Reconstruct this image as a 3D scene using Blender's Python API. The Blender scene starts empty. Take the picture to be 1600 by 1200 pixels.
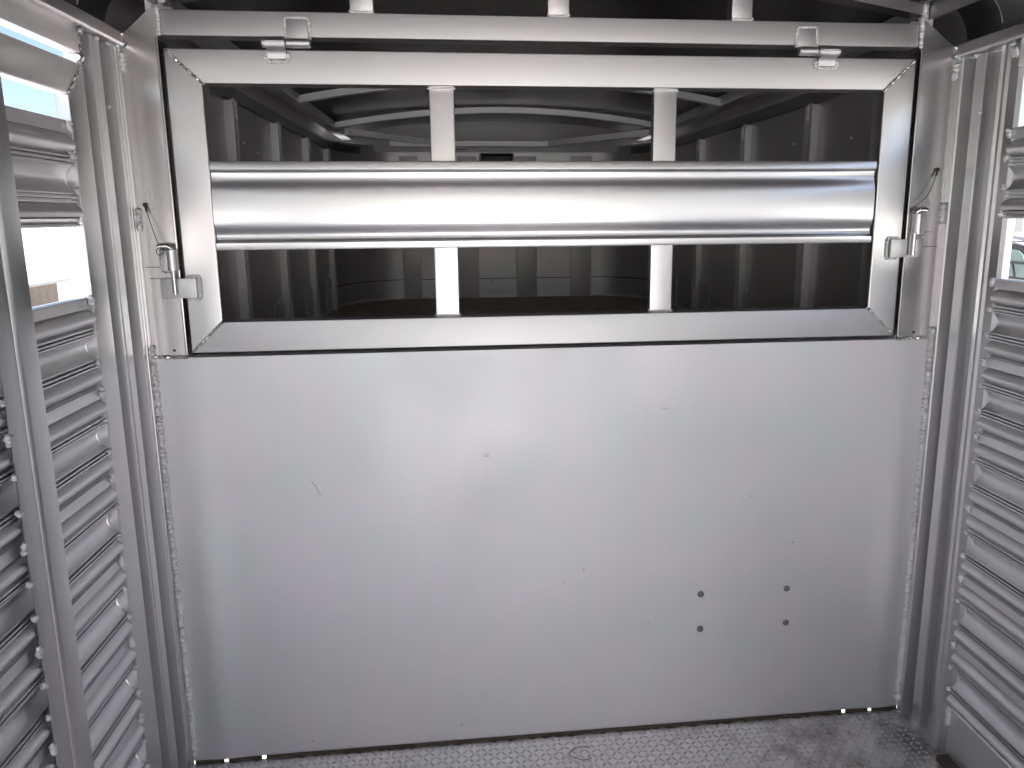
import bpy, bmesh, math, random
from mathutils import Vector, Matrix
R = math.radians
rnd = random.Random(7)
SC = bpy.context.scene
COL = SC.collection

# ------------------------------------------------------------------ camera
cam = bpy.data.cameras.new('camera')
co = bpy.data.objects.new('camera', cam); COL.objects.link(co); SC.camera = co
yaw, pit, rol = 0.10063, 0.18398, -0.00769
fw = Vector((math.sin(yaw)*math.cos(pit), math.cos(yaw)*math.cos(pit), -math.sin(pit)))
rt = Vector((math.cos(yaw), -math.sin(yaw), 0)); up = rt.cross(fw)
r2 = rt*math.cos(rol) + up*math.sin(rol); u2 = up*math.cos(rol) - rt*math.sin(rol)
m = Matrix((r2, u2, -fw)).transposed().to_4x4(); m.translation = Vector((-0.2618, -1.8241, 1.4665))
co.matrix_world = m
cam.sensor_width = 36; cam.lens = 36*1130.76/1600
cam.shift_x = -32.5/1600; cam.shift_y = -53.45/1600
cam.clip_start = 0.02; cam.clip_end = 3000

# ------------------------------------------------------------------ light
w = bpy.data.worlds.new("World"); SC.world = w; w.use_nodes = True
nt = w.node_tree; bg = nt.nodes['Background']
sky = nt.nodes.new('ShaderNodeTexSky'); sky.sky_type = 'NISHITA'; sky.sun_disc = False
SUN_EL, SUN_AZ = 50, 184        # azimuth: compass angle clockwise from +y, the sun stands behind the camera
sky.sun_elevation = R(SUN_EL); sky.sun_rotation = R(SUN_AZ); sky.air_density = 1.0; sky.dust_density = 1.2; sky.ozone_density = 1.0
tc = nt.nodes.new('ShaderNodeTexCoord'); mp = nt.nodes.new('ShaderNodeMapping'); mp.inputs['Scale'].default_value = (1, 1, 2.6)
nz = nt.nodes.new('ShaderNodeTexNoise'); nz.inputs['Scale'].default_value = 3.1; nz.inputs['Detail'].default_value = 7
cr = nt.nodes.new('ShaderNodeValToRGB'); cr.color_ramp.elements[0].position = .56; cr.color_ramp.elements[1].position = .74
mx = nt.nodes.new('ShaderNodeMix'); mx.data_type = 'RGBA'; mx.inputs[7].default_value = (9, 9.3, 9.6, 1)
L = nt.links.new
L(tc.outputs['Generated'], mp.inputs[0]); L(mp.outputs[0], nz.inputs[0]); L(nz.outputs[0], cr.inputs[0])
L(cr.outputs[0], mx.inputs[0]); L(sky.outputs[0], mx.inputs[6]); L(mx.outputs[2], bg.inputs[0])
bg.inputs[1].default_value = 0.062
sun = bpy.data.lights.new('sun', 'SUN'); so = bpy.data.objects.new('sun', sun); COL.objects.link(so)
sun.energy = 4.8; sun.angle = R(0.5); sun.color = (1, .965, .91)
sd = Vector((math.sin(R(SUN_AZ))*math.cos(R(SUN_EL)), math.cos(R(SUN_AZ))*math.cos(R(SUN_EL)), math.sin(R(SUN_EL))))
so.rotation_euler = sd.to_track_quat('Z', 'Y').to_euler()
SC.view_settings.view_transform = 'Standard'; SC.view_settings.look = 'None'
SC.view_settings.exposure = 1.75; SC.view_settings.gamma = 1
SC.render.engine = 'CYCLES'
cy = SC.cycles; cy.use_denoising = True; cy.max_bounces = 12; cy.diffuse_bounces = 6; cy.glossy_bounces = 9
cy.sample_clamp_indirect = 12; cy.caustics_reflective = True; cy.blur_glossy = 0.3

# ------------------------------------------------------------------ materials
def mat(name):
    M = bpy.data.materials.new(name); M.use_nodes = True
    return M, M.node_tree, M.node_tree.nodes['Principled BSDF']
def plain(name, col, rough=.5, metal=0, **k):
    M, t, p = mat(name); p.inputs['Base Color'].default_value = (*col, 1)
    p.inputs['Roughness'].default_value = rough; p.inputs['Metallic'].default_value = metal
    for a, b in k.items(): p.inputs[a].default_value = b
    return M
def alu(name, col=(.74, .725, .735), rough=.34, brush=(60, 60, 2), tint=.05, bump=.05, spots=0, blotch=2.5, dirt=0, rvar=.1, brushmix=.12):
    """Mill aluminium: brushed along one axis, cloudy large scale variation, optional specks."""
    M, t, p = mat(name); N = t.nodes.new; K = t.links.new
    p.inputs['Metallic'].default_value = 1.0
    tc = N('ShaderNodeTexCoord')
    big = N('ShaderNodeTexNoise'); big.inputs['Scale'].default_value = blotch; big.inputs['Detail'].default_value = 3
    K(tc.outputs['Object'], big.inputs['Vector'])
    mp = N('ShaderNodeMapping'); mp.inputs['Scale'].default_value = brush; K(tc.outputs['Object'], mp.inputs[0])
    br = N('ShaderNodeTexNoise'); br.inputs['Scale'].default_value = 4; br.inputs['Detail'].default_value = 5; br.inputs['Roughness'].default_value = .65
    K(mp.outputs[0], br.inputs['Vector'])
    # roughness
    a = N('ShaderNodeMath'); a.operation = 'MULTIPLY_ADD'; a.inputs[1].default_value = rvar*2; a.inputs[2].default_value = rough - rvar
    K(big.outputs[0], a.inputs[0])
    b = N('ShaderNodeMath'); b.operation = 'MULTIPLY_ADD'; b.inputs[1].default_value = .05; K(br.outputs[0], b.inputs[0])
    c = N('ShaderNodeMath'); c.operation = 'SUBTRACT'; c.inputs[1].default_value = .025; K(a.outputs[0], c.inputs[0]); K(c.outputs[0], b.inputs[2])
    K(b.outputs[0], p.inputs['Roughness'])
    # colour: faint pink / green oxide clouds
    ti = N('ShaderNodeTexNoise'); ti.inputs['Scale'].default_value = blotch*1.7; ti.inputs['Detail'].default_value = 2
    K(tc.outputs['Object'], ti.inputs['Vector'])
    ra = N('ShaderNodeValToRGB'); e = ra.color_ramp.elements
    e[0].position = .33; e[0].color = (col[0]*(1-tint), col[1]*(1+.1*tint), col[2]*(1-.3*tint), 1)
    e[1].position = .67; e[1].color = (min(1, col[0]*(1+tint)), col[1]*(1-.5*tint), min(1, col[2]*(1+.3*tint)), 1)
    K(ti.outputs[0], ra.inputs[0]); src = ra.outputs[0]
    mu = N('ShaderNodeMix'); mu.data_type = 'RGBA'; mu.blend_type = 'MULTIPLY'; mu.inputs[0].default_value = brushmix
    K(src, mu.inputs[6]); K(br.outputs[0], mu.inputs[7]); src = mu.outputs[2]
    if spots:
        v = N('ShaderNodeTexVoronoi'); v.inputs['Scale'].default_value = 17; v.inputs['Randomness'].default_value = 1
        K(tc.outputs['Object'], v.inputs['Vector'])
        lt = N('ShaderNodeMath'); lt.operation = 'LESS_THAN'; lt.inputs[1].default_value = .045; K(v.outputs['Distance'], lt.inputs[0])
        sp = N('ShaderNodeSeparateColor'); K(v.outputs['Color'], sp.inputs[0])
        l2 = N('ShaderNodeMath'); l2.operation = 'LESS_THAN'; l2.inputs[1].default_value = spots; K(sp.outputs[0], l2.inputs[0])
        ml = N('ShaderNodeMath'); ml.operation = 'MULTIPLY'; K(lt.outputs[0], ml.inputs[0]); K(l2.outputs[0], ml.inputs[1])
        m3 = N('ShaderNodeMath'); m3.operation = 'MULTIPLY'; m3.inputs[1].default_value = .55; K(ml.outputs[0], m3.inputs[0])
        mm = N('ShaderNodeMix'); mm.data_type = 'RGBA'; mm.inputs[7].default_value = (.14, .13, .13, 1)
        K(m3.outputs[0], mm.inputs[0]); K(src, mm.inputs[6]); src = mm.outputs[2]
    if dirt:
        dn = N('ShaderNodeTexNoise'); dn.inputs['Scale'].default_value = 2.2; dn.inputs['Detail'].default_value = 6
        K(tc.outputs['Object'], dn.inputs['Vector'])
        dr = N('ShaderNodeValToRGB'); dr.color_ramp.elements[0].position = .56 - dirt*.16; dr.color_ramp.elements[1].position = .72
        K(dn.outputs[0], dr.inputs[0])
        mm = N('ShaderNodeMix'); mm.data_type = 'RGBA'; mm.inputs[7].default_value = (.20, .17, .145, 1)
        df = N('ShaderNodeMath'); df.operation = 'MULTIPLY'; df.inputs[1].default_value = .85; K(dr.outputs[0], df.inputs[0])
        K(df.outputs[0], mm.inputs[0]); K(src, mm.inputs[6]); src = mm.outputs[2]
    K(src, p.inputs['Base Color'])
    bu = N('ShaderNodeBump'); bu.inputs['Strength'].default_value = bump; bu.inputs['Distance'].default_value = .002
    K(br.outputs[0], bu.inputs['Height']); K(bu.outputs[0], p.inputs['Normal'])
    return M
M_PANEL = alu('mill sheet aluminium', (.90, .893, .905), .58, (55, 55, 1.0), .035, .012, spots=.2, blotch=3.0, rvar=.13, brushmix=.06)
M_TUBEX = alu('tube aluminium along x', (.69, .68, .685), .45, (1.0, 60, 60), .015, .012, rvar=.03, brushmix=.05)
M_TUBEZ = alu('tube aluminium along z', (.74, .73, .735), .33, (60, 60, 1.0), .015, .012, rvar=.04, brushmix=.05)
M_JAMB = alu('jamb sheet', (.74, .72, .72), .26, (60, 60, 1.2), .03, .01, rvar=.07, brushmix=.06)
M_SLATX = alu('gate slat extrusion', (.80, .80, .81), .29, (.4, 90, 90), .01, .0, blotch=2.5, rvar=.04, brushmix=.04)
M_SLATY = alu('wall slat extrusion', (.84, .835, .845), .47, (150, .6, 150), .01, .0, rvar=.03, brushmix=.04)
M_POST = alu('post extrusion', (.71, .70, .705), .33, (80, 80, .6), .015, .004, rvar=.05, brushmix=.05)
M_WELD = alu('weld metal', (.97, .965, .96), .42, (150, 150, 150), .02, .5)
M_WELD.node_tree.nodes['Principled BSDF'].inputs['Metallic'].default_value = .3
M_ROOF = alu('roof sheet', (.10, .095, .10), .40, (3, 3, 3), .04, .03)  # bare aluminium; the dark surroundings it mirrors are put into the base colour
M_COVE = plain('black corner cover', (.022, .022, .025), .33)
M_RAIL = alu('roof rail', (.52, .50, .50), .33, (60, 1, 60), .02, .05)
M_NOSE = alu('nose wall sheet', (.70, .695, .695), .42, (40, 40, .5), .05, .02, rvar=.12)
M_NRIB = alu('nose rib', (.97, .97, .98), .38, (60, 60, 1), .03, .05)
M_NRIB.node_tree.nodes['Principled BSDF'].inputs['Metallic'].default_value = .45
M_NROOF = alu('nose roof sheet', (.30, .295, .30), .36, (3, 3, 3), .04, .03)  # ceiling dimness is put into this darkened base colour
M_CHROME = plain('bright steel', (.72, .71, .70), .16, 1)
M_DARK = plain('dark steel', (.10, .09, .085), .35, .8)
M_BLACK = plain('black plastic', (.015, .015, .017), .25)
M_GRIME = plain('grimy aluminium angle', (.10, .075, .06), .6, .3)
M_HOLE = plain('hole shadow', (.01, .01, .01), .9)
M_BOLT = plain('galvanised bolt', (.26, .255, .255), .45, .9)

def tread_mat(n='tread plate'):
    M = alu(n, (.92, .905, .905), .36, (40, 2, 40), .02, .01, dirt=.0, rvar=.06)
    t = M.node_tree; p = t.nodes['Principled BSDF']; N = t.nodes.new; K = t.links.new
    src = p.inputs['Base Color'].links[0].from_socket
    tc = N('ShaderNodeTexCoord'); sep = N('ShaderNodeSeparateXYZ'); K(tc.outputs['Object'], sep.inputs[0])
    dn = N('ShaderNodeTexNoise'); dn.inputs['Scale'].default_value = 9; dn.inputs['Detail'].default_value = 8; dn.inputs['Roughness'].default_value = .7
    K(tc.outputs['Object'], dn.inputs['Vector'])
    # mud tracked along the right side of the floor
    a = N('ShaderNodeMapRange'); a.inputs[1].default_value = .1; a.inputs[2].default_value = .75; a.inputs[3].default_value = -.20; a.inputs[4].default_value = .03
    K(sep.outputs[0], a.inputs[0])
    s = N('ShaderNodeMath'); K(dn.outputs[0], s.inputs[0]); K(a.outputs[0], s.inputs[1])
    hz = N('ShaderNodeMapRange'); hz.inputs[1].default_value = 0; hz.inputs[2].default_value = .0020; hz.inputs[3].default_value = 1; hz.inputs[4].default_value = .1
    K(sep.outputs[2], hz.inputs[0])
    r = N('ShaderNodeValToRGB'); r.color_ramp.elements[0].position = .44; r.color_ramp.elements[1].position = .72; r.color_ramp.elements[0].color = (.14, .14, .14, 1); K(s.outputs[0], r.inputs[0])
    f = N('ShaderNodeMath'); f.operation = 'MULTIPLY'; K(r.outputs[0], f.inputs[0]); K(hz.outputs[0], f.inputs[1])
    mm = N('ShaderNodeMix'); mm.data_type = 'RGBA'; mm.inputs[7].default_value = (.13, .105, .085, 1)
    K(f.outputs[0], mm.inputs[0]); K(src, mm.inputs[6]); K(mm.outputs[2], p.inputs['Base Color'])
    mt = N('ShaderNodeMath'); mt.operation = 'MULTIPLY_ADD'; mt.inputs[1].default_value = -.75; mt.inputs[2].default_value = 1
    K(f.outputs[0], mt.inputs[0]); K(mt.outputs[0], p.inputs['Metallic'])
    return M
M_TREAD = tread_mat()

def noisy(name, c1, c2, scale, rough=.9, bump=.3, coord='Object', detail=6):
    M, t, p = mat(name); N = t.nodes.new; K = t.links.new
    tc = N('ShaderNodeTexCoord'); n = N('ShaderNodeTexNoise'); n.inputs['Scale'].default_value = scale; n.inputs['Detail'].default_value = detail
    K(tc.outputs[coord], n.inputs['Vector'])
    r = N('ShaderNodeValToRGB'); r.color_ramp.elements[0].position = .35; r.color_ramp.elements[1].position = .65
    r.color_ramp.elements[0].color = (*c1, 1); r.color_ramp.elements[1].color = (*c2, 1)
    K(n.outputs[0], r.inputs[0]); K(r.outputs[0], p.inputs['Base Color']); p.inputs['Roughness'].default_value = rough
    b = N('ShaderNodeBump'); b.inputs['Strength'].default_value = bump; K(n.outputs[0], b.inputs['Height']); K(b.outputs[0], p.inputs['Normal'])
    return M
M_NFLOOR = noisy('worn plywood deck', (.50, .41, .34), (.68, .57, .48), 14, .7, .2)
M_GROUND = noisy('pale concrete yard', (.56, .545, .52), (.66, .645, .62), 9, .95, .4)

# ------------------------------------------------------------------ mesh helpers
def link(name, bm, material, parent=None, sharp=32, loc=None):
    bmesh.ops.recalc_face_normals(bm, faces=bm.faces)
    me = bpy.data.meshes.new(name); bm.to_mesh(me); bm.free()
    me.materials.append(material)
    me.shade_smooth(); me.set_sharp_from_angle(angle=R(sharp))
    o = bpy.data.objects.new(name, me); COL.objects.link(o)
    if parent: o.parent = parent
    if loc: o.location = loc
    return o
def tag(o, label=None, cat=None, group=None, kind=None):
    if label: o['label'] = label
    if cat: o['category'] = cat
    if group: o['group'] = group
    if kind: o['kind'] = kind
    return o
def split(name, bm, m, parent=None, root=None, **k):
    """one object per connected piece"""
    seen = set(); out = []
    bm.verts.ensure_lookup_table(); bm.verts.index_update()
    for v in bm.verts:
        if v.index in seen: continue
        st = [v]; isl = []; seen.add(v.index)
        while st:
            a = st.pop(); isl.append(a)
            for e in a.link_edges:
                b = e.other_vert(a)
                if b.index not in seen: seen.add(b.index); st.append(b)
        q = bmesh.new(); mp = {a.index: q.verts.new(a.co) for a in isl}
        for f in {f for a in isl for f in a.link_faces}: q.faces.new([mp[x.index] for x in f.verts])
        o = link(name, q, m, **k)
        if root is not None: o.parent = root; o.location = -root.location
        elif parent is not None: o.parent = parent
        out.append(o)
    bm.free(); return out
def thing(name, loc, label, cat, group=None):
    o = bpy.data.objects.new(name, None); COL.objects.link(o); o.location = loc
    o.empty_display_size = .1
    return tag(o, label, cat, group)
def shift(o, root):           # children are modelled in world metres
    o.parent = root; o.location = -root.location
    return o
def box(bm, x0, x1, y0, y1, z0, z1, bev=0, seg=2):
    b = bmesh.new()
    bmesh.ops.create_cube(b, size=1)
    for v in b.verts:
        v.co = Vector(((x0+x1)/2 + v.co.x*(x1-x0), (y0+y1)/2 + v.co.y*(y1-y0), (z0+z1)/2 + v.co.z*(z1-z0)))
    if bev: bmesh.ops.bevel(b, geom=b.edges[:], offset=bev, segments=seg, profile=.6, affect='EDGES')
    merge(bm, b)
def merge(bm, b, M=None):
    if M is not None: bmesh.ops.transform(b, matrix=M, verts=b.verts)
    me = bpy.data.meshes.new('t'); b.to_mesh(me); b.free(); bm.from_mesh(me); bpy.data.meshes.remove(me)
def prism_y(bm, poly, y0, y1, bev=0, seg=2):
    """polygon of (x, z) extruded along y"""
    b = bmesh.new(); vs = [b.verts.new((x, y0, z)) for x, z in poly]
    f = b.faces.new(vs); r = bmesh.ops.extrude_face_region(b, geom=[f])
    for v in r['geom']:
        if isinstance(v, bmesh.types.BMVert): v.co.y = y1
    bmesh.ops.recalc_face_normals(b, faces=b.faces)
    if bev: bmesh.ops.bevel(b, geom=b.edges[:], offset=bev, segments=seg, profile=.6, affect='EDGES')
    merge(bm, b)
def extrude(bm, pts, axis, a0, a1, cap=True):
    """closed cross-section; pts are pairs in the two other axes (order x,y,z without the axis)"""
    def P(p, a):
        q = list(p); q.insert(axis, a); return q
    A = [bm.verts.new(P(p, a0)) for p in pts]; B = [bm.verts.new(P(p, a1)) for p in pts]
    n = len(pts)
    for i in range(n): bm.faces.new((A[i], A[(i+1) % n], B[(i+1) % n], B[i]))
    if cap: bm.faces.new(A); bm.faces.new(B[::-1])
def tube(bm, pts, r, n=10, flat=1.0, cap=True, rv=None):
    pts = [Vector(p) for p in pts]; rings = []
    prev = None
    for i, p in enumerate(pts):
        d = (pts[min(i+1, len(pts)-1)] - pts[max(i-1, 0)]).normalized()
        if prev is None:
            a = Vector((0, 0, 1)) if abs(d.z) < .9 else Vector((0, 1, 0))
            s = d.cross(a).normalized()
        else:
            s = (prev - d*prev.dot(d)).normalized()
        prev = s; t = d.cross(s)
        rr = r if rv is None else rv[i]
        rings.append([bm.verts.new(p + (s*math.cos(2*math.pi*k/n) + t*math.sin(2*math.pi*k/n))*rr) for k in range(n)])
    for a, b in zip(rings, rings[1:]):
        for k in range(n): bm.faces.new((a[k], a[(k+1) % n], b[(k+1) % n], b[k]))
    if cap: bm.faces.new(rings[0][::-1]); bm.faces.new(rings[-1])
def weld(bm, path, r, step=None, wob=.25):
    """a stacked-dime weld bead along a path"""
    path = [Vector(p) for p in path]; step = step or r*.32
    pts = []; acc = 0
    for a, b in zip(path, path[1:]):
        n = max(1, int((b-a).length/step))
        for i in range(n): pts.append(a.lerp(b, i/n))
    pts.append(path[-1])
    rv = []; ph = rnd.random()*6
    q = []
    for i, p in enumerate(pts):
        rv.append(r*(.86 + .2*math.sin(i*1.55+ph) + wob*(rnd.random()-.5)))
        q.append(p + Vector((rnd.uniform(-1, 1), rnd.uniform(-1, 1), rnd.uniform(-1, 1)))*r*wob*.4)
    rv[0] *= .55; rv[-1] *= .6
    tube(bm, q, r, 8, rv=rv)
def blob(bm, c, r, s=(1, 1, 1)):
    b = bmesh.new(); bmesh.ops.create_icosphere(b, subdivisions=2, radius=r)
    for v in b.verts:
        v.co *= 1 + rnd.uniform(-.22, .22); v.co = Vector((v.co.x*s[0], v.co.y*s[1], v.co.z*s[2]))
    merge(bm, b, Matrix.Translation(Vector(c)))
def new(): return bmesh.new()
def B(name, material, parent, *a, bev=0, **k):
    bm = new(); box(bm, *a, bev=bev); return shift(link(name, bm, material), parent) if parent else link(name, bm, material)

# =================================================================== SETTING
# floor: diamond tread plate
bm = new(); box(bm, -1.06, 1.06, -5.25, -.002, -.05, 0)
P = .0178
ny = int(1.15/P); nx = int(2.0/P)
for j in range(ny):
    for i in range(nx):
        x = -1.0 + P*(i+.5); y = -.012 - P*(j+.5)
        a = R(40) if (i+j) % 2 else R(-40)
        if abs(x) > 1.0: continue
        ca, sa = math.cos(a), math.sin(a); Lh, Wh, H = .0098, .0034, .0030
        T = lambda u, v, z: bm.verts.new((x+u*ca-v*sa, y+u*sa+v*ca, z))
        e0, e1 = T(-Lh, 0, .0001), T(Lh, 0, .0001)
        b0, b1, c0, c1 = T(-Lh*.35, -Wh, .0001), T(Lh*.35, -Wh, .0001), T(-Lh*.35, Wh, .0001), T(Lh*.35, Wh, .0001)
        t0, t1 = T(-Lh*.45, 0, H), T(Lh*.45, 0, H)
        for f in ((e0, b0, t0), (b0, b1, t1, t0), (b1, e1, t1), (e1, c1, t1), (c1, c0, t0, t1), (c0, e0, t0)): bm.faces.new(f)
tag(link('floor', bm, M_TREAD, sharp=60), 'diamond tread plate aluminium trailer floor, muddy towards the right', kind='structure')

# ground outside, dropping away on the left
bm = new()
xs = [-900, -120, -26, -9, 0, 60, 900]; zs = [-7.2, -7.2, -6.1, -.56, -.56, -.56, -.56]
ys = [-900, -60, 0, 60, 900]
g = [[bm.verts.new((x, y, z)) for y in ys] for x, z in zip(xs, zs)]
for a, b in zip(g, g[1:]):
    for k in range(len(ys)-1): bm.faces.new((a[k], b[k], b[k+1], a[k+1]))
tag(link('ground', bm, M_GROUND), 'pale concrete yard outside the trailer', kind='structure')

# =================================================================== DIVIDER (fixed bulkhead)
bk = thing('bulkhead', (0, 0, 0), 'fixed aluminium bulkhead of plain lower sheet, side jambs and header beam under the gate', 'bulkhead')
W = 1.015; ZP = 1.128
# lower sheet, gently oil-canned; drain notches along the bottom edge
bm = new(); NX, NZ = 96, 60
notch = [(-.93, .018), (-.83, .018), (.845, .014), (.927, .014)]
def wav(x, z):
    e = 1-abs(2*(z/ZP)-1)**4
    d = .0030*math.sin(x*4.1+1.3)*math.sin(z*3.2+.4)*e + .0012*math.sin(x*9.3+z*2.1)*e
    for s, c in ((-1, .93), (1, .955)):
        d += -.0065*math.exp(-((x-s*c)/.045)**2)*(.4+.6*math.sin(z*2.1+.6)) * (.7+.3*math.sin(z*5))
    return d
rows = [[bm.verts.new((-W+2*W*i/NX, -.0 + wav(-W+2*W*i/NX, ZP*j/NZ), .0085+(ZP-.0085)*j/NZ)) for i in range(NX+1)] for j in range(NZ+1)]
for j in range(NZ):
    for i in range(NX): bm.faces.new((rows[j][i], rows[j][i+1], rows[j+1][i+1], rows[j+1][i]))
panel = link('lower_panel', bm, M_PANEL, sharp=50); shift(panel, bk)
bm = new(); box(bm, -1.012, 1.012, .0085, .0115, .0088, ZP-.008); shift(link('panel_back', bm, M_NOSE), bk)
# folded top lip of the sheet
bm = new(); box(bm, -.925, .925, .004, .05, ZP-.005, ZP-.001); shift(link('panel_lip', bm, M_PANEL), bk)
# bolts (rounded heads with a drive socket)
for x, z in ((.393, .412), (.645, .414), (.395, .305), (.648, .308)):
    bm = new(); n = 16
    prof = [(.0, -.006), (.0055, -.0058), (.0085, -.004), (.0095, -.001), (.0095, .002)]
    rings = [[bm.verts.new((x+rr*math.cos(2*math.pi*k/n), yy, z+rr*math.sin(2*math.pi*k/n))) for k in range(n)] for rr, yy in prof[1:]]
    inner = [bm.verts.new((x+.003*math.cos(2*math.pi*k/n), -.0035, z+.003*math.sin(2*math.pi*k/n))) for k in range(n)]
    for k in range(n): bm.faces.new((inner[k], inner[(k+1) % n], rings[0][(k+1) % n], rings[0][k]))
    bm.faces.new(inner[::-1])
    for a, b in zip(rings, rings[1:]):
        for k in range(n): bm.faces.new((a[k], a[(k+1) % n], b[(k+1) % n], b[k]))
    b_ = shift(link('bolt', bm, M_BOLT), bk)
# angle at the bottom of the sheet, full of grime, open at the drain notches
cuts = [-1.012] + [q[0] for q in notch] + [1.012]
for k in range(len(cuts)-1):
    a = cuts[k] + (.006 if k else 0); b = cuts[k+1] - (.006 if k < len(cuts)-2 else 0)
    bm = new(); box(bm, a, b, -.0030, .0002, -.001, .0088); shift(link('base_angle', bm, M_GRIME), bk)
    bm = new(); n = max(2, int((b-a)/.012)); top = []; fr = []
    for i in range(n+1):
        x = a+(b-a)*i/n; h = .002+.004*rnd.random(); d = .002+.007*rnd.random()**2
        top.append(bm.verts.new((x, -.0032, h))); fr.append(bm.verts.new((x, -.0032-d, .0004)))
    bt = [bm.verts.new((v.co.x, -.0032, .0002)) for v in top]
    for i in range(n): bm.faces.new((fr[i], fr[i+1], top[i+1], top[i])); bm.faces.new((fr[i], bt[i], bt[i+1], fr[i+1])); bm.faces.new((top[i], top[i+1], bt[i+1], bt[i]))
    shift(link('grime', bm, M_GRIME), bk)

def scuff(pts, wd):
    bm = new(); P = []
    for x, z in pts: P.append(Vector((x, wav(x, z)-.0006, z)))
    tube(bm, P, wd, 5); shift(link('scratch', bm, M_BOLT), bk)
scuff([(-.212, .8485), (-.205, .8478), (-.196, .8488)], .0005)
scuff([(-.211, .844), (-.203, .8436), (-.195, .8442)], .0005)
scuff([(-.655, .795), (-.645, .782), (-.638, .765), (-.634, .755)], .0005)
scuff([(.262, .960), (.275, .9565), (.284, .957)], .0004)
scuff([(.52, .70), (.524, .694)], .0007)
# jamb sheets with the chamfered top corner
for s, xi in ((-1, .929), (1, .913)):
    bm = new(); zt = 1.866
    poly = [(s*W, ZP+.004), (s*W, zt), (s*xi, 1.943), (s*xi, ZP+.004)]
    prism_y(bm, poly, -.001, .004)
    # rounded return along the gate side
    box(bm, min(s*xi, s*(xi+.006)), max(s*xi, s*(xi+.006)), -.003, .055, ZP+.01, 1.868, bev=.0025)
    shift(link('jamb', bm, M_JAMB), bk)
    # tiny drain hole near the foot of the jamb
    bm = new(); tube(bm, [(s*.96, -.0018, 1.147), (s*.96, .0, 1.147)], .0032, 12); shift(link('drain_hole', bm, M_HOLE), bk)
    bm = new(); weld(bm, [(s*(xi-.004), -.002, ZP+.002), (s*(W-.01), -.002, ZP+.004)], .0055, wob=.35); split('weld', bm, M_JAMB, root=bk)
    # long corner bead beside the lower sheet
    bm = new()
    weld(bm, [(s*(W-.004), -.004, 1.16), (s*(W-.004), -.004, .9), (s*(W-.005), -.004, .6), (s*(W-.004), -.004, .3), (s*(W-.004), -.004, .03)], .0080, step=.0028, wob=.5)
    split('weld', bm, M_WELD, root=bk)
    for za, zb in ((1.49, 1.437), (1.838, 1.795)):
        bm = new(); weld(bm, [(s*(W-.005), -.003, za), (s*(W-.005), -.003, zb)], .0075, wob=.25); split('weld', bm, M_WELD, root=bk)
# header beam
HX0, HX1 = -.9205, .9045
bm = new(); box(bm, HX0, HX1, -.001, .045, 1.8747, 1.9311, bev=.004, seg=3); shift(link('header_beam', bm, M_TUBEX), bk)
for s, x in ((-1, -.924), (1, .909)):
    bm = new(); weld(bm, [(x, -.003, 1.945), (x, -.004, 1.91), (x, -.003, 1.872)], .0058, wob=.4); split('weld', bm, M_WELD, root=bk)
# three short uprights above the header
for x0, x1 in ((-.498, -.444), (-.035, .017), (.418, .470)):
    bm = new(); box(bm, x0, x1, .004, .04, 1.9315, 2.035, bev=.003); u = shift(link('upright', bm, M_TUBEZ), bk)
    bm = new(); weld(bm, [(x0-.001, .003, 1.936), (x0+.004, .001, 1.9325), (x1-.004, .001, 1.9325), (x1+.001, .003, 1.936)], .0034, wob=.4); split('weld', bm, M_WELD, root=u)
# arched bow above the header
def arch(bm, z0, rise, half, y0, y1, th, n=36, p=2.0):
    lo = []; hi = []
    for i in range(n+1):
        x = -half + 2*half*i/n; z = z0 + rise*(1-abs(x/half)**p); lo.append((x, z)); hi.append((x, z+th))
    for i in range(n):
        b = [lo[i], lo[i+1], hi[i+1], hi[i]]
        A = [bm.verts.new((x, y0, z)) for x, z in b]; C = [bm.verts.new((x, y1, z)) for x, z in b]
        for k in range(4):
            if k in (1, 3): continue
            bm.faces.new((A[k], A[(k+1) % 4], C[(k+1) % 4], C[k]))
        bm.faces.new(A); bm.faces.new(C[::-1])
    bmesh.ops.remove_doubles(bm, verts=bm.verts, dist=1e-5)
bm = new(); arch(bm, 1.947, .085, .905, -.012, .03, .026); shift(link('roof_bow', bm, M_RAIL), bk)
for s in (-1, 1):
    bm = new(); blob(bm, (s*.908, -.012, 1.962), .009, (.7, .6, 1.4)); blob(bm, (s*.908, -.012, 1.948), .007); split('weld', bm, M_WELD, root=bk)

# latch housings welded to the jambs
def housing(x, z0, z1, s, plate):
    h = B('latch_plate', M_TUBEZ, bk, min(*plate), max(*plate), -.008, -.0012, z0-.004, z1-.001, bev=.002)
    bm = new(); n = 20
    yc = -.016
    out = [[bm.verts.new((x+.0120*math.cos(2*math.pi*k/n), yc+.0120*math.sin(2*math.pi*k/n), z)) for k in range(n)] for z in (z0, z0+.001, z1-.001, z1)]
    inn = [[bm.verts.new((x+.0075*math.cos(2*math.pi*k/n), yc+.0075*math.sin(2*math.pi*k/n), z)) for k in range(n)] for z in (z0, z1)]
    for a, b in zip(out, out[1:]):
        for k in range(n): bm.faces.new((a[k], a[(k+1) % n], b[(k+1) % n], b[k]))
    for k in range(n):
        bm.faces.new((inn[0][k], inn[0][(k+1) % n], inn[1][(k+1) % n], inn[1][k]))
        bm.faces.new((out[0][k], out[0][(k+1) % n], inn[0][(k+1) % n], inn[0][k]))
        bm.faces.new((out[3][k], out[3][(k+1) % n], inn[1][(k+1) % n], inn[1][k]))
    shift(link('latch_sleeve', bm, M_TUBEZ), bk)
    bm = new(); a, b = min(plate), max(plate)
    weld(bm, [(a, -.004, z1), (a-.001, -.004, z0+.006), (a+.006, -.005, z0-.004), (b-.004, -.005, z0-.004)], .0036, wob=.35)
    weld(bm, [(a, -.004, z1), (b, -.004, z1)], .003, wob=.3)
    split('weld', bm, M_JAMB, root=bk)
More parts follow.
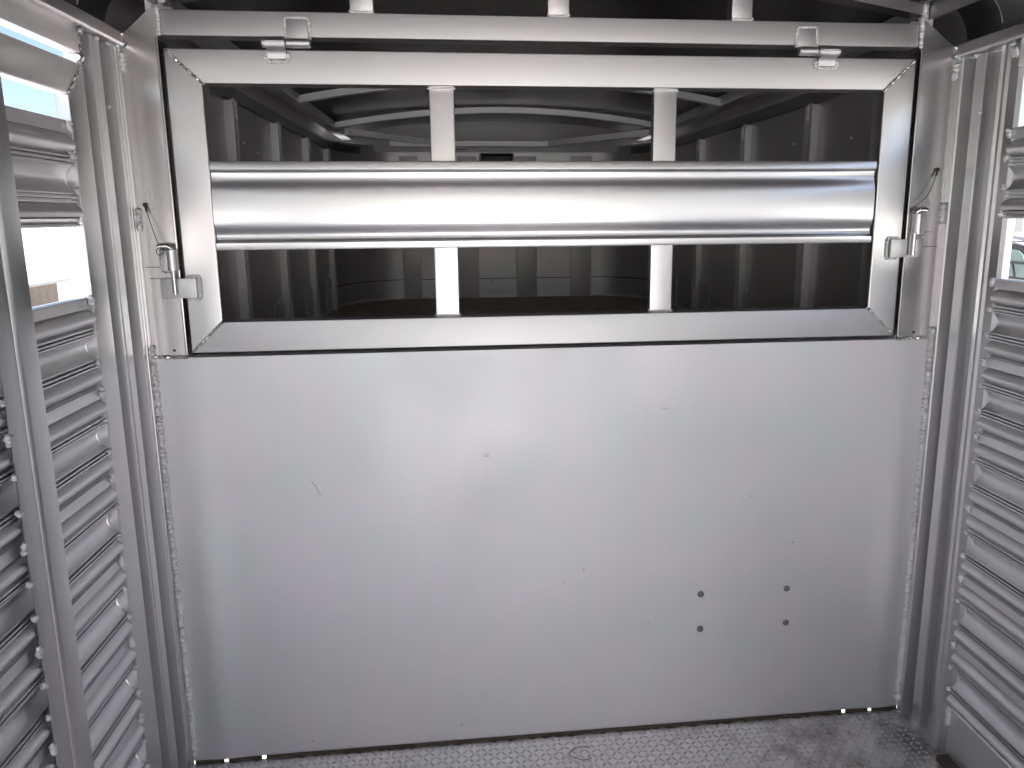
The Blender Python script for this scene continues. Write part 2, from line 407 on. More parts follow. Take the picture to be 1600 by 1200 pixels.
housing(-.938, 1.343, 1.392, -1, (-.968, -.942))
housing(.933, 1.412, 1.462, 1, (.944, .962))
# dark scribe lines on the jambs
bm = new()
for (x0, x1, z) in ((-1.006, -.972, 1.350), (-1.0, -.976, 1.323), (.962, .990, 1.414), (.965, 1.006, 1.376), (.93, .952, 1.387)):
    box(bm, x0, x1, -.0018, .0, z, z+.0015)
split('scribe_mark', bm, M_DARK, root=bk)

# =================================================================== UPPER GATE
GX0, GX1, GZ0, GZ1 = -.9198, .9037, 1.1385, 1.8475
IX0, IX1, IZ0, IZ1 = -.8397, .8236, 1.2152, 1.7709
gt = thing('upper_gate', (0, .02, GZ0), 'welded square tube gate with one wide ribbed slat, closed above the plain sheet', 'gate')
def gpart(name, bm, m, par=None, **k):
    o = link(name, bm, m, **k)
    if par is None: shift(o, gt)
    else: o.parent = par
    return o
g = .0006
for poly, m in (([(GX0, GZ1), (GX1, GZ1), (IX1, IZ1), (IX0, IZ1)], M_TUBEX), ([(GX0, GZ0), (GX1, GZ0), (IX1, IZ0), (IX0, IZ0)], M_TUBEX)):
    bm = new(); prism_y(bm, poly, -.001, .049, bev=.0042, seg=3); gpart('rail', bm, m)
for poly in ([(GX0, GZ0), (GX0, GZ1), (IX0, IZ1), (IX0, IZ0)], [(GX1, GZ0), (GX1, GZ1), (IX1, IZ1), (IX1, IZ0)]):
    bm = new(); prism_y(bm, poly, -.0012, .0488, bev=.0042, seg=3); gpart('stile', bm, M_TUBEZ)
for a, b in (((GX0, GZ1), (IX0, IZ1)), ((GX1, GZ1), (IX1, IZ1)), ((GX0, GZ0), (IX0, IZ0)), ((GX1, GZ0), (IX1, IZ0))):
    bm = new(); dx, dz = b[0]-a[0], b[1]-a[1]
    weld(bm, [(a[0]+dx*.07, -.0015, a[1]+dz*.07), (b[0]-dx*.02, -.0015, b[1]-dz*.02), (b[0]-dx*.0, .006, b[1]-dz*.0)], .0042, wob=.5)
    gpart('weld', bm, M_JAMB)
for x0, x1 in ((-.3225, -.2625), (.2325, .2915)):
    bm = new(); box(bm, x0, x1, .020, .045, IZ0-.002, IZ1+.002, bev=.0035, seg=3); u = gpart('bar', bm, M_TUBEZ)
    bm = new()
    for z, d in ((IZ1, -1), (IZ0, 1)):
        weld(bm, [(x0-.003, .022, z+d*.004), (x0+.003, .0195, z+d*.001), (x1-.003, .0195, z+d*.001), (x1+.003, .022, z+d*.004)], .0028, wob=.4)
    split('weld', bm, M_WELD, u)
# the ribbed slat: profile measured from its cut end (t from top, depth towards the camera)
def slat_prof():
    H = 1.597-1.389; pts = []
    def add(t, d): pts.append((1.597-t*H, d))
    add(0, .004); add(.012, .0055); add(.092, .0055); add(.098, .0035); add(.110, .0010)
    import_pts = []
    N_ = 72
    for i in range(N_+1):
        t = .125+.765*i/N_
        # two grooves at .225 and .80, crown in the middle
        d = .0075 - .0062*math.exp(-((t-.20)/.085)**2) - .0085*math.exp(-((t-.835)/.08)**2) - .0035*((t-.52)/.30)**2
        add(t, d)
    add(.915, .002); add(.922, .0055); add(.985, .0055); add(1.0, .004)
    return pts
bm = new(); fr = slat_prof()
sec = [(-d, z) for z, d in fr] + [(-d+.004, z) for z, d in fr[::-1]]
extrude(bm, sec, 0, IX0+.0012, IX1-.008)
gpart('slat', bm, M_SLATX, sharp=40)

# hinges
def hinge(xa, xm, xb, up_left, zc=1.859):
    """barrel from xa to xb, split at xm; one leaf up on the header, the other bent down on the gate"""
    yb = -.014; rb = .0105
    root = bpy.data.objects.new('hinge', None); COL.objects.link(root); shift(root, gt); root.location = Vector((0, 0, 0)) - gt.location
    for a, b in ((xa, xm-.0008), (xm+.0008, xb)):
        bm = new(); tube(bm, [(a, yb, zc), (a+.0015, yb, zc), (b-.0015, yb, zc), (b, yb, zc)], rb, 20, rv=[rb*.9, rb, rb, rb*.9])
        o = link('barrel', bm, M_TUBEX); o.parent = root
    # upper leaf
    ux = (xm+.001, xb-.006) if not up_left else (xa+.001, xm-.003)
    bm = new(); box(bm, ux[0], ux[1], -.0068, -.0012, zc, 1.9135, bev=.0022); o = link('leaf', bm, M_TUBEX); o.parent = root
    bm = new(); weld(bm, [(ux[0]-.003, -.003, zc+.01), (ux[0]-.003, -.003, 1.912), (ux[0]+.003, -.003, 1.9165), (ux[1]-.002, -.003, 1.9165), (ux[1]+.003, -.003, 1.911), (ux[1]+.004, -.003, zc+.008)], .0043, wob=.35)
    split('weld', bm, M_WELD, root)
    # lower leaf: S bend from the barrel to the gate face
    lx = (xa+.004, xm-.003) if not up_left else (xm+.003, xb-.005)
    pr = [(-.0245, 1.862), (-.0235, 1.853), (-.019, 1.848), (-.012, 1.843), (-.0075, 1.836), (-.0062, 1.826)]
    bm = new(); A = [(y, z) for y, z in pr]; Bk = [(y+.0052, z-.001) for y, z in pr[::-1]]
    ex = .004
    extrude(bm, A+Bk, 0, lx[0]+ex, lx[1]-ex+.004); o = link('leaf', bm, M_TUBEX, sharp=45); o.parent = root
    bm = new(); weld(bm, [(lx[0]-.001, -.003, 1.838), (lx[0]-.002, -.004, 1.825), (lx[0]+.005, -.005, 1.8205), (lx[1]-.002, -.005, 1.8205), (lx[1]+.005, -.004, 1.826), (lx[1]+.003, -.003, 1.840)], .0052, wob=.35)
    split('weld', bm, M_WELD, root)
    return root
tag(hinge(-.696, -.643, -.588, False), 'hinge whose upper leaf sits right of its lower leaf')
tag(hinge(.585, .634, .690, True), 'hinge whose upper leaf sits left of its lower leaf')
# latch tabs that reach over the jamb
def tab(x0, x1, z0, z1, wx, slot=None):
    bm = new()
    if slot:
        box(bm, x0, slot[0], -.0120, -.0050, z0, z1, bev=.0008)
        box(bm, slot[1], x1, -.0120, -.0050, z0, z1, bev=.0008)
        box(bm, slot[0]-.0005, slot[1]+.0005, -.0118, -.0052, z0+.0002, z0+.006)
    else:
        box(bm, x0, x1, -.0120, -.0050, z0, z1, bev=.0008)
    t = gpart('latch_tab', bm, M_TUBEX)
    d = 1 if wx > (x0+x1)/2 else -1
    e = x1 if d > 0 else x0
    bm = new(); weld(bm, [(e-d*.026, -.003, z1+.003), (e+d*.004, -.0035, z1+.004), (e+d*.0075, -.004, z1-.004), (e+d*.0075, -.004, z0+.004), (e+d*.004, -.0035, z0-.003), (e-d*.024, -.003, z0-.003)], .0040, wob=.3)
    split('weld', bm, M_WELD, t)
tab(-.973, -.891, 1.276, 1.3235, -.88)
tab(.869, .953, 1.3495, 1.397, .86, slot=(.9135, .936))

# =================================================================== LATCH PINS on cables
def pin(x, ztop, zbot, eye, s, label, bend):
    p = thing('latch_pin', (x, -.016, zbot), label, 'latch pin', 'cable tied pins that lock the gate')
    bm = new(); n = 8
    path = [(x, -.0165, zbot), (x, -.0165, zbot+.001), (x, -.0165, ztop-.006)]
    for i in range(1, n+1):
        a = R(90)*i/n; path.append((x+bend*.010*(1-math.cos(a)), -.0165-.004*math.sin(a), ztop-.006+.010*math.sin(a)))
    path.append((x+bend*.024, -.022, ztop+.0045)); path.append((x+bend*.027, -.022, ztop+.002))
    tube(bm, path, .0062, 12)
    shift(link('bolt', bm, M_CHROME), p)
    bm = new(); c = Vector((x+bend*.024, -.023, ztop-.002)) if s < 0 else Vector((x-.009, -.022, ztop+.010)); ring = []
    for i in range(21):
        a = 2*math.pi*i/20; ring.append(c+Vector((.008*math.cos(a), .003*math.sin(a*1.0), .0085*math.sin(a)-.006)))
    tube(bm, ring, .0009, 6); shift(link('ring', bm, M_DARK), p)
    E_ = Vector(eye); bm = new(); pts = []
    S_ = c + Vector((0, 0, .004))
    for i in range(21):
        t = i/20; q = S_.lerp(E_, t); q.z -= .016*math.sin(math.pi*t)*(1 if s > 0 else .02); q.x += max(0, s)*.004*math.sin(math.pi*t); q.y -= .004*math.sin(math.pi*t); pts.append(q)
    tube(bm, pts, .0009, 6); shift(link('cable', bm, M_DARK), p)
    bm = new(); d = (pts[-5]-pts[-1]).normalized()
    tube(bm, [E_ + d*.004, E_ + d*.018], .0026, 8)
    shift(link('crimp', bm, M_DARK), p)
    bm = new()
    tube(bm, [E_+Vector((0, .006, 0)), E_+Vector((0, -.001, 0)), E_+Vector((0, -.003, 0))], .005, 12, rv=[.0052, .0052, .003])
    shift(link('rivet', bm, M_DARK), p)
pin(-.938, 1.397, 1.286, (-.992, -.006, 1.497), -1, 'bright steel bolt on a straight taut cable in the left jamb sleeve', -1)
pin(.9265, 1.468, 1.355, (.984, -.006, 1.575), 1, 'bright steel bolt on a slack curved cable in the right jamb sleeve', 1)

# =================================================================== SIDE WALLS
PITCH = .1926; F0 = 1.2976
def wall_profile(top):
    """inside face of one wall slat, as (z, depth inward); top = z of its upper edge"""
    P = [(0, 0), (.0006, .0060), (.0035, .0060), (.0040, .0052), (.0046, .0060), (.0235, .0060), (.0243, -.0045), (.0256, -.0045)]
    for i in range(0, 13):
        u = i/12; P.append((.0262+.0355*u, -.001+.0185*math.sin(math.pi*u)**.75))
    rib = [(.0625, .002), (.0635, .0105), (.0665, .0105), (.0672, -.004), (.0705, -.004), (.0712, .0105), (.0742, .0105), (.0749, -.004), (.0778, -.004), (.0785, .0075), (.0810, .0075)]
    P += rib
    half = P[:]
    for i in range(0, 9):
        u = i/8; P.append((.0835+(PITCH+.0184-.167)*u, .002-.013*math.sin(math.pi*u)))
    tot = PITCH + .0184
    P += [(tot-s, d) for s, d in half[::-1]][:-3]
    # the lower lip tucks behind the next slat's flat
    e = PITCH - .0016
    P = [q for q in P if q[0] < e-.002] + [(e-.002, -.001), (e, -.002)]
    return [(top-s, d) for s, d in P]
def lone_profile(z1, z0):
    P = wall_profile(z1); H = z1-P[-1][0]; k = (z1-z0)/H
    Q = [(z1-(z1-z)*k, d) for z, d in P]
    Q[-1] = (z0, .005); Q[-2] = (z0+.0005, .006); Q.insert(-2, (z0+.018, .006)); Q.insert(-3, (z0+.0195, -.004))
    Q = sorted(Q, key=lambda q: -q[0])
    return Q
XS = 1.030          # depth-zero plane of the slats
def slat_obj(prof, s, y0, y1, parent, label=None):
    bm = new()
    sec = [(s*(XS-d), z) for z, d in prof] + [(s*(XS+.014), prof[-1][0]), (s*(XS+.014), prof[0][0])]
    # axis 1: pairs are (x, z)
    extrude(bm, sec, 1, y1, y0)
    o = link('slat', bm, M_SLATY, sharp=38); o.parent = parent
    return o
def side_wall(s, label):
    wl = thing('side_wall', (0, 0, 0), label, 'side wall', 'slatted side walls of the trailer')
    yend = -.252 if s < 0 else -.204
    tops = [F0+.0098-PITCH*k for k in range(6)]
    posts = [] if s < 0 else []
    for k, t in enumerate(tops):
        pr = wall_profile(t)
        sl = slat_obj(pr, s, yend, -5.2, wl)
        bm = new(); f = F0-PITCH*k
        yw = yend+.003*(-1 if s < 0 else 1)
        X = s*(XS-.013)
        for dz, kind in ((0, 1), (-.0642, 0), (-.1284, 0)):
            z = f+dz; jit = rnd.uniform(-.002, .002)
            if kind: weld(bm, [(X, yw+.001, z+.012+jit), (X, yw, z-.010+jit)], .0068, wob=.45)
            else: weld(bm, [(X, yw+.001, z+.006+jit), (X, yw, z-.005+jit)], .0066, wob=.45)
            if s < 0:     # the same slat is welded again to the next post
                if kind: weld(bm, [(-1.010, -.592, z+.012), (-1.010, -.593, z-.010)], .006, wob=.45)
                else: weld(bm, [(-1.010, -.592, z+.006), (-1.010, -.593, z-.005)], .006, wob=.45)
        split('weld', bm, M_WELD, sl)
    # single slat between the two window bands
    sl = slat_obj(lone_profile(1.658, 1.450), s, yend, -5.2, wl)
    bm = new(); yw = yend+.003*(-1 if s < 0 else 1); X = s*(XS-.012)
    for z, h in ((1.645, .010), (1.589, .007), (1.522, .007), (1.462, .007)):
        weld(bm, [(X, yw, z+h), (X, yw, z-h)], .0066, wob=.45)
    split('weld', bm, M_WELD, sl)
    # kick plate under the last slat
    f6 = F0-PITCH*6 + .008
    bm = new(); sec = [(s*(XS-.004), f6), (s*(XS-.004), .001), (s*(XS+.012), .001), (s*(XS+.012), f6)]
    extrude(bm, sec, 1, -5.2, yend); o = link('kick_plate', bm, M_SLATY); o.parent = wl
    bm = new(); weld(bm, [(s*(XS-.008), yend-.001, f6+.003), (s*(XS-.008), yend, f6-.05)], .007, wob=.35); split('weld', bm, M_WELD, wl)
    bm = new(); box(bm, min(s*(W-.020), s*(W+.02)), max(s*(W-.020), s*(W+.02)), -5.19, -.21, .0005, .016, bev=.002); o = link('floor_angle', bm, M_GRIME); o.parent = wl
    # corner post extrusion
    if s < 0:
        pf = [(0, 0), (-.006, 0), (-.008, -.007), (-.013, -.007), (-.015, 0), (-.021, 0), (-.023, -.007), (-.028, -.007), (-.030, 0), (-.043, 0), (-.045, -.030), (-.068, -.030),
              (-.080, -.008), (-.084, -.006), (-.112, -.006), (-.116, -.011), (-.120, -.006), (-.126, -.006), (-.130, -.030), (-.140, -.030), (-.146, -.018), (-.1505, -.018), (-.157, -.012), (-.181, -.010), (-.181, -.035), (0, -.045)]
    else:
        pf = [(0, 0), (-.0185, 0), (-.0205, -.003), (-.022, -.036), (-.034, -.036), (-.050, -.014), (-.054, -.011), (-.084, -.011), (-.087, -.014), (-.090, -.036), (-.112, -.036), (-.135, -.014), (-.150, -.003), (-.166, 0), (-.171, -.002),
              (-.176, -.008), (-.196, -.014), (-.203, -.022), (-.203, -.040), (0, -.045)]
    bm = new(); extrude(bm, [(s*(W+(-d)), y) for y, d in pf], 2, .0, 1.848)
    o = link('corner_post', bm, M_POST, sharp=25); o.parent = wl
    # welds at the post head
    bm = new()
    ys_ = (-.018, -.05, -.10, -.17) if s < 0 else (-.012, -.066, -.185)
    for y in ys_: blob(bm, (s*(W+.002), y, 1.845), .0055, (.7, 1.6, .8))
    if s > 0: weld(bm, [(s*(W+.002), -.196, 1.835), (s*(W+.004), -.199, 1.812)], .006)
    split('weld', bm, M_WELD, wl)
    # header plate above the windows and the wall rail
    hb, ht = (1.797, 1.852) if s < 0 else (1.790, 1.850)
    y1 = -.182 if s < 0 else -.205
    bm = new()
    if s < 0: box(bm, -W-.028, -W+.001, -5.2, y1-.006, hb, ht, bev=.002)
    else: box(bm, W+.004, W+.030, -5.2, y1, hb, ht, bev=.002)
    o = link('header_plate', bm, M_POST); o.parent = wl
    bm = new(); sec = [(s*(W-.012), 1.849), (s*(W-.0165), 1.853), (s*(W-.0165), 1.858), (s*(W-.012), 1.860), (s*(W-.010), 1.880), (s*(W+.012), 1.890), (s*(W+.05), 1.890), (s*(W+.05), 1.850)]
    extrude(bm, sec, 1, -5.2, -.008); o = link('wall_rail', bm, M_RAIL, sharp=18); o.parent = wl
    if s < 0:
        # welded door frame: stile and mitred top rail around the slats
        bm = new(); SZ = 1.7755
        a, b = -.1825, -.2505
        for poly in ([(a, .012), (a, SZ), (b, SZ-.068), (b, .080)], [(a, SZ), (-5.2, SZ), (-5.2, SZ-.068), (b, SZ-.068)], [(a, .012), (b, .080), (-5.2, .080), (-5.2, .012)]):
            q = bmesh.new(); vs = [q.verts.new((-W, y, z)) for y, z in poly]; f = q.faces.new(vs)
            rr = bmesh.ops.extrude_face_region(q, geom=[f])
            for v in rr['geom']:
                if isinstance(v, bmesh.types.BMVert): v.co.x = -W-.028
            bmesh.ops.recalc_face_normals(q, faces=q.faces)
            bmesh.ops.bevel(q, geom=q.edges[:], offset=.0035, segments=3, profile=.6, affect='EDGES'); merge(bm, q)
        o = link('door_frame', bm, M_POST); o.parent = wl; fr_ = o
        bm = new(); weld(bm, [(-W, -.188, SZ-.004), (-W, -.249, SZ-.066)], .0030, wob=.5); weld(bm, [(-W-.001, -.1835, SZ+.003), (-W-.001, -.1845, SZ+.055)], .0035, wob=.5)
        for y, z in ((-.188, SZ+.012), (-.176, SZ+.066)): blob(bm, (-W, y, z), .008)
        split('weld', bm, M_POST, fr_)
        # middle post standing proud of the slats
        bm = new(); pr = [(-.497, 1.010), (-.497, 1.000), (-.501, .9965), (-.546, .9965), (-.550, .9985), (-.553, 1.003), (-.590, 1.0065), (-.592, 1.0075), (-.591, 1.0095), (-.550, 1.0075)]
        extrude(bm, [(-x, y) for y, x in pr], 2, .0, 1.716); o = link('middle_post', bm, M_POST, sharp=40); o.parent = wl
    else:
        bm = new(); weld(bm, [(W+.003, -.185, 1.835), (W+.004, -.188, 1.815)], .0055); split('weld', bm, M_WELD, wl)
        bm = new(); extrude(bm, [(W+.020, -.9), (W+.002, -.9), (W+.002, -.96), (W+.020, -.96)], 2, 0, 1.79); o = link('middle_post', bm, M_POST); o.parent = wl
    for y in (-1.3, -1.9, -2.5, -3.1, -3.7, -4.3, -5.1):
        bm = new(); box(bm, min(s*(W-.012), s*(W+.03)), max(s*(W-.012), s*(W+.03)), y-.05, y, 0, 1.848, bev=.003); o = link('wall_post', bm, M_POST); o.parent = wl
    return wl
side_wall(-1, 'ribbed slat wall on the left with a mitred door frame and a free standing middle post')
side_wall(1, 'ribbed slat wall on the right with a broad corner post and a truck seen through its gap')

# =================================================================== ROOF (over the standing area)
rf = thing('roof', (0, -1.8, 1.95), 'dark underside of the trailer roof with black corner coves and aluminium rails', 'roof')
def cove(bm, s, y0, y1, x0=1.05, z0=1.885, x1=.955, z1=1.992, n=10):
    pts = []
    for i in range(n+1):
        a = R(90)*i/n; pts.append((s*(x1+(x0-x1)*math.cos(a)), z0+(z1-z0)*math.sin(a)))
    out = [(x*1.004+s*.0, z+.004) for x, z in pts]
    extrude(bm, pts+out[::-1], 1, y0, y1)
    box(bm, min(s*.985, s*1.06), max(s*.985, s*1.06), max(y0, .03), max(y1, .04), z0, z0+.004)
def roof_sheet(bm, y0, y1, z0=1.992, rise=.075, half=.957, n=24):
    lo = [(-half+2*half*i/n, z0+rise*(1-(2*i/n-1)**2)) for i in range(n+1)]
    extrude(bm, lo+[(x, z+.004) for x, z in lo[::-1]], 1, y0, y1)
def part(name, bm, m, root, **k): return shift(link(name, bm, m, **k), root)
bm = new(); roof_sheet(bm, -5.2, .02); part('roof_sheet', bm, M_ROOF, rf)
for s in (-1, 1):
    bm = new(); cove(bm, s, -5.2, .02); cv = part('corner_cove', bm, M_COVE, rf)
    bm = new(); pts = []
    for i in range(13):
        a = R(14+64*i/12); pts.append((s*(.955+(1.05-.955)*math.cos(a)-.0008), -.105, 1.885+.107*math.sin(a)-.0008))
    tube(bm, pts, .0011, 6); o = link('seam', bm, M_POST); o.parent = cv
    bm = new(); x0, x1 = s*.918, s*.962
    sec = [(s*.918, 1.935), (s*.918, 1.985), (s*.965, 1.996), (s*.965, 1.990), (s*.930, 1.978), (s*.930, 1.938)]
    extrude(bm, sec, 1, -5.2, -.012); part('roof_rail', bm, M_RAIL, rf)
for y in (-.9, -1.8, -2.7, -3.6, -4.5):
    bm = new(); arch(bm, 1.955, .075, .915, y-.02, y+.02, .03); part('roof_bow', bm, M_RAIL, rf)

# =================================================================== NOSE (the raised front compartment)
ZF = .935; YB = 2.95; XW = .995
bm = new(); poly = [(-1.03, .052), (1.03, .052), (1.03, 3.0), (-1.03, 3.0)]
A = [bm.verts.new((x, y, ZF-.03)) for x, y in poly]; C = [bm.verts.new((x, y, ZF)) for x, y in poly]
bm.faces.new(C); bm.faces.new(A[::-1])
for k in range(4): bm.faces.new((A[k], A[(k+1) % 4], C[(k+1) % 4], C[k]))
tag(link('nose_floor', bm, M_NFLOOR), 'worn brown deck of the raised compartment behind the gate', kind='structure')
ns = thing('nose_shell', (0, 1.5, ZF), 'dark ribbed metal shell with rounded far corners behind the upper gate', 'compartment shell')
def plan():
    P = [(-XW, .05), (-XW, 2.40)]
    for i in range(1, 15):
        a = R(90)*i/14; P.append((-XW+.385*(1-math.cos(a)), 2.40+.55*math.sin(a)))
    P += [(-x, y) for x, y in P[::-1]]
    return P
PL = plan()
def shell(z0, z1, off=0, seg=None, th=.006):
    bm = new(); P = PL if seg is None else PL[seg[0]:seg[1]]
    def O(i, d):
        a = Vector(P[max(i-1, 0)]); b = Vector(P[min(i+1, len(P)-1)]); t = (b-a).normalized(); n = Vector((t.y, -t.x)); return Vector(P[i])+n*d
    inn = [O(i, off) for i in range(len(P))]; out = [O(i, off-th) for i in range(len(P))]
    sec = [(v.x, v.y) for v in inn] + [(v.x, v.y) for v in out[::-1]]
    extrude(bm, sec, 2, z0, z1); return bm
part('wall_sheet', shell(ZF-.04, 1.90), M_NOSE, ns, sharp=50)
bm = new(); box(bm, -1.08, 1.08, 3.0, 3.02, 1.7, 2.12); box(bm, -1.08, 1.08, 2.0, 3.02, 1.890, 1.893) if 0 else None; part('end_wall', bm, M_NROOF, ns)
part('kick_plate', shell(ZF, 1.058, .003, (2, len(PL)-2), .0025), M_NOSE, ns, sharp=50)
part('plate_joint', shell(1.057, 1.061, .0045, (3, len(PL)-3), .0035), M_HOLE, ns, sharp=50)
part('floor_angle', shell(ZF, .948, .012, None, .011), M_NRIB, ns)
bm = shell(1.842, 1.885, .012, (0, 10), .012); part('top_rail', bm, M_NROOF, ns)
bm = shell(1.842, 1.885, .012, (len(PL)-10, len(PL)), .012); part('top_rail', bm, M_NROOF, ns)
# back wall posts
for a, b in ((-.617, -.502), (-.254, -.132), (.116, .248), (.476, .608)):
    bm = new(); box(bm, a, b, YB-.028, YB-.004, ZF, 1.835, bev=.004); part('post', bm, M_NRIB, ns)
    bm = new(); blob(bm, (rnd.uniform(-.01, .01)+(a+b)/2+.155, YB-.004, 1.045), .004); part('rivet', bm, M_DARK, ns)
# side ribs: hat section with a dark split, a weld at the head and a gusset at the foot
for s in (-1, 1):
    for k in range(5):
        y = .70+.592*k if k < 4 else .12
        if k == 3: y = 2.44
        X = s*XW
        bm = new()
        box(bm, min(X, X-s*.030), max(X, X-s*.030), y-.030, y-.007, ZF, 1.835, bev=.002)
        box(bm, min(X, X-s*.028), max(X, X-s*.028), y+.007, y+.030, ZF, 1.835, bev=.002)
        rb = part('rib', bm, M_NRIB, ns)
        bm = new(); box(bm, min(X-s*.004, X-s*.009), max(X-s*.004, X-s*.009), y-.0075, y+.0065, ZF+.18, 1.775); o = link('seam', bm, M_HOLE); o.parent = rb  # black backing strip paints the shade in the gap between the flanges
        bm = new(); weld(bm, [(X-s*.029, y, 1.832), (X-s*.029, y, 1.775)], .0078); blob(bm, (X-s*.024, y-.006, 1.834), .009)
        weld(bm, [(X-s*.029, y, 1.11), (X-s*.029, y, .96)], .0068)
        split('weld', bm, M_WELD, rb)
        bm = new(); box(bm, min(X-s*.003, X-s*.008), max(X-s*.003, X-s*.008), max(.056, y-.19), y-.031, ZF, 1.12); o = link('gusset', bm, M_NOSE); o.parent = rb
        bm = new()
        for yy, zz in ((y-.06, 1.14), (y-.11, 1.125), (y-.25, 1.70), (y+.16, 1.72)): blob(bm, (X-s*.002, yy, zz), .0045)
        split('rivet', bm, M_WELD, rb)
nr = thing('nose_roof', (0, 1.5, 1.95), 'dim arched ceiling with curved bows and straight braces beyond the gate', 'ceiling')
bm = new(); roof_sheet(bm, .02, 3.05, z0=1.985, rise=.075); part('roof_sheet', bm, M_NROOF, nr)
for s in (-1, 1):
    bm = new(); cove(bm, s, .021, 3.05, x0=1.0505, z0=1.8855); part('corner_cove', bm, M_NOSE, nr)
    bm = new(); sec = [(s*.905, 1.935), (s*.905, 1.945), (s*.925, 1.947), (s*.925, 1.985), (s*.965, 1.99), (s*.965, 1.935)]
    extrude(bm, sec, 1, .04, 2.95); part('roof_rail', bm, M_NRIB, nr)
for y in (1.43, 2.33):
    bm = new(); arch(bm, 1.935, .085, .905, y-.018, y+.018, .030); b_ = part('roof_bow', bm, M_NRIB, nr)
    bm = new()
    for s in (-1, 1): blob(bm, (s*.905, y-.014, 1.950), .011, (.6, .6, 1.5))
    split('weld', bm, M_WELD, b_)
def bar3(a, b, wd, h):
    a, b = Vector(a), Vector(b); d = (b-a).normalized(); s_ = d.cross(Vector((0, 0, 1))).normalized()*wd/2; u_ = Vector((0, 0, h))
    bm = new(); A = [bm.verts.new(a+q) for q in (-s_, s_, s_+u_, -s_+u_)]; C = [bm.verts.new(b+q) for q in (-s_, s_, s_+u_, -s_+u_)]
    bm.faces.new(A[::-1]); bm.faces.new(C)
    for k in range(4): bm.faces.new((A[k], A[(k+1) % 4], C[(k+1) % 4], C[k]))
    return bm
part('brace', bar3((-.905, 2.62, 1.935), (-.20, 2.86, 1.872), .04, .034), M_NRIB, nr)
part('brace', bar3((.905, 2.62, 1.935), (.30, 2.86, 1.890), .04, .034), M_NRIB, nr)
part('cross_bar', bar3((-.66, 2.80, 1.885), (.31, 2.80, 1.885), .04, .030), M_NRIB, nr)
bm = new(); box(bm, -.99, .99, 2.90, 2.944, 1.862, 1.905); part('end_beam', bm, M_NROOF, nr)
# dome light on the far wall
dl = thing('dome_light', (0, YB-.03, 1.80), 'black oblong lamp with bright rim high on the far wall behind the gate', 'lamp')
bm = new(); box(bm, -.115, .105, YB-.045, YB-.005, 1.775, 1.855, bev=.018, seg=4); part('rim', bm, M_CHROME, dl)
bm = new(); box(bm, -.103, .093, YB-.054, YB-.030, 1.782, 1.845, bev=.011, seg=4); part('lens', bm, M_BLACK, dl)

# =================================================================== SMALL THINGS
bm = new(); pts = []
for i in range(25):
    a = R(35+285*i/24); pts.append((.040+.030*math.cos(a)*1.1, -.085+.024*math.sin(a), .0045+.003*math.sin(a*2)))
tube(bm, pts, .0009, 6)
tag(link('wire', bm, M_DARK), 'thin dark curl of wire lying on the tread plate floor', 'wire')

# =================================================================== OUTSIDE
M_WHITE = noisy('white cladding', (.42, .415, .40), (.50, .495, .48), 3, .6, .05)
M_BEIGE = noisy('beige render', (.20, .165, .14), (.25, .205, .175), 2, .85, .1)
M_BLUE = plain('blue metal cladding', (.07, .12, .22), .45, .2)
M_PAINT = plain('pale car paint', (.38, .37, .40), .25, 0)
M_GLASS = plain('car glass', (.16, .22, .22), .06, 0)
M_TRIM = plain('rubber trim', (.025, .025, .03), .5)
M_TYRE = plain('tyre rubber', (.03, .03, .03), .8)
wh = thing('warehouse', (14, 20, -.56), 'tall building with white ribbed cladding and a blue upper part beyond the truck', 'building')
def corr(bm, x, y0, y1, z0, z1, pitch, dep):
    """ribbed cladding sheet facing -x"""
    n = int((y1-y0)/pitch); sec = []
    for i in range(n):
        y = y0+i*pitch; sec += [(x, y), (x, y+pitch*.7), (x-dep, y+pitch*.78), (x-dep, y+pitch*.92)]
    sec += [(x, y1), (x+.3, y1), (x+.3, y0)]
    extrude(bm, sec, 2, z0, z1)
bm = new(); corr(bm, 14, 2, 40, -.56, 3.0, .32, .04); part('lower_wall', bm, M_WHITE, wh)
bm = new(); n = 12
for i in range(n): box(bm, 13.93, 14.25, 2, 16.25, 3.02+i*.086, 3.02+i*.086+.07, bev=.01)
part('upper_wall', bm, M_BLUE, wh)
bm = new(); box(bm, 14.25, 26, 2, 40, -.56, 3.0); box(bm, 14.25, 26, 2, 16.25, 3.0, 4.06); part('body', bm, M_WHITE, wh)
# pickup truck beside the right wall
tr = thing('pickup_truck', (5.2, 3.6, -.56), 'pale pickup truck with black window trim seen through the right hand gap', 'truck')
def truck_side(x0, x1):
    bm = new()
    prof = [(1.6, .10), (1.6, .62), (2.2, .82), (3.05, .88), (3.55, 1.18), (3.95, 1.26), (4.9, 1.265), (5.55, 1.22), (5.85, .95), (5.95, .85), (7.4, .85), (7.4, .10)]
    prof = [(y+.15, z) for y, z in prof]
    A = [bm.verts.new((x0, y, z)) for y, z in prof]; C = [bm.verts.new((x1, y, z)) for y, z in prof]
    bm.faces.new(A[::-1]); bm.faces.new(C)
    for k in range(len(prof)): bm.faces.new((A[k], A[(k+1) % len(prof)], C[(k+1) % len(prof)], C[k]))
    bmesh.ops.recalc_face_normals(bm, faces=bm.faces)
    bmesh.ops.bevel(bm, geom=bm.edges[:], offset=.05, segments=3, affect='EDGES')
    return bm
part('body', truck_side(4.55, 6.35), M_PAINT, tr)
bm = new(); box(bm, 4.62, 6.3, 1.8, 7.5, -.22, .14, bev=.02); part('chassis', bm, M_TRIM, tr)
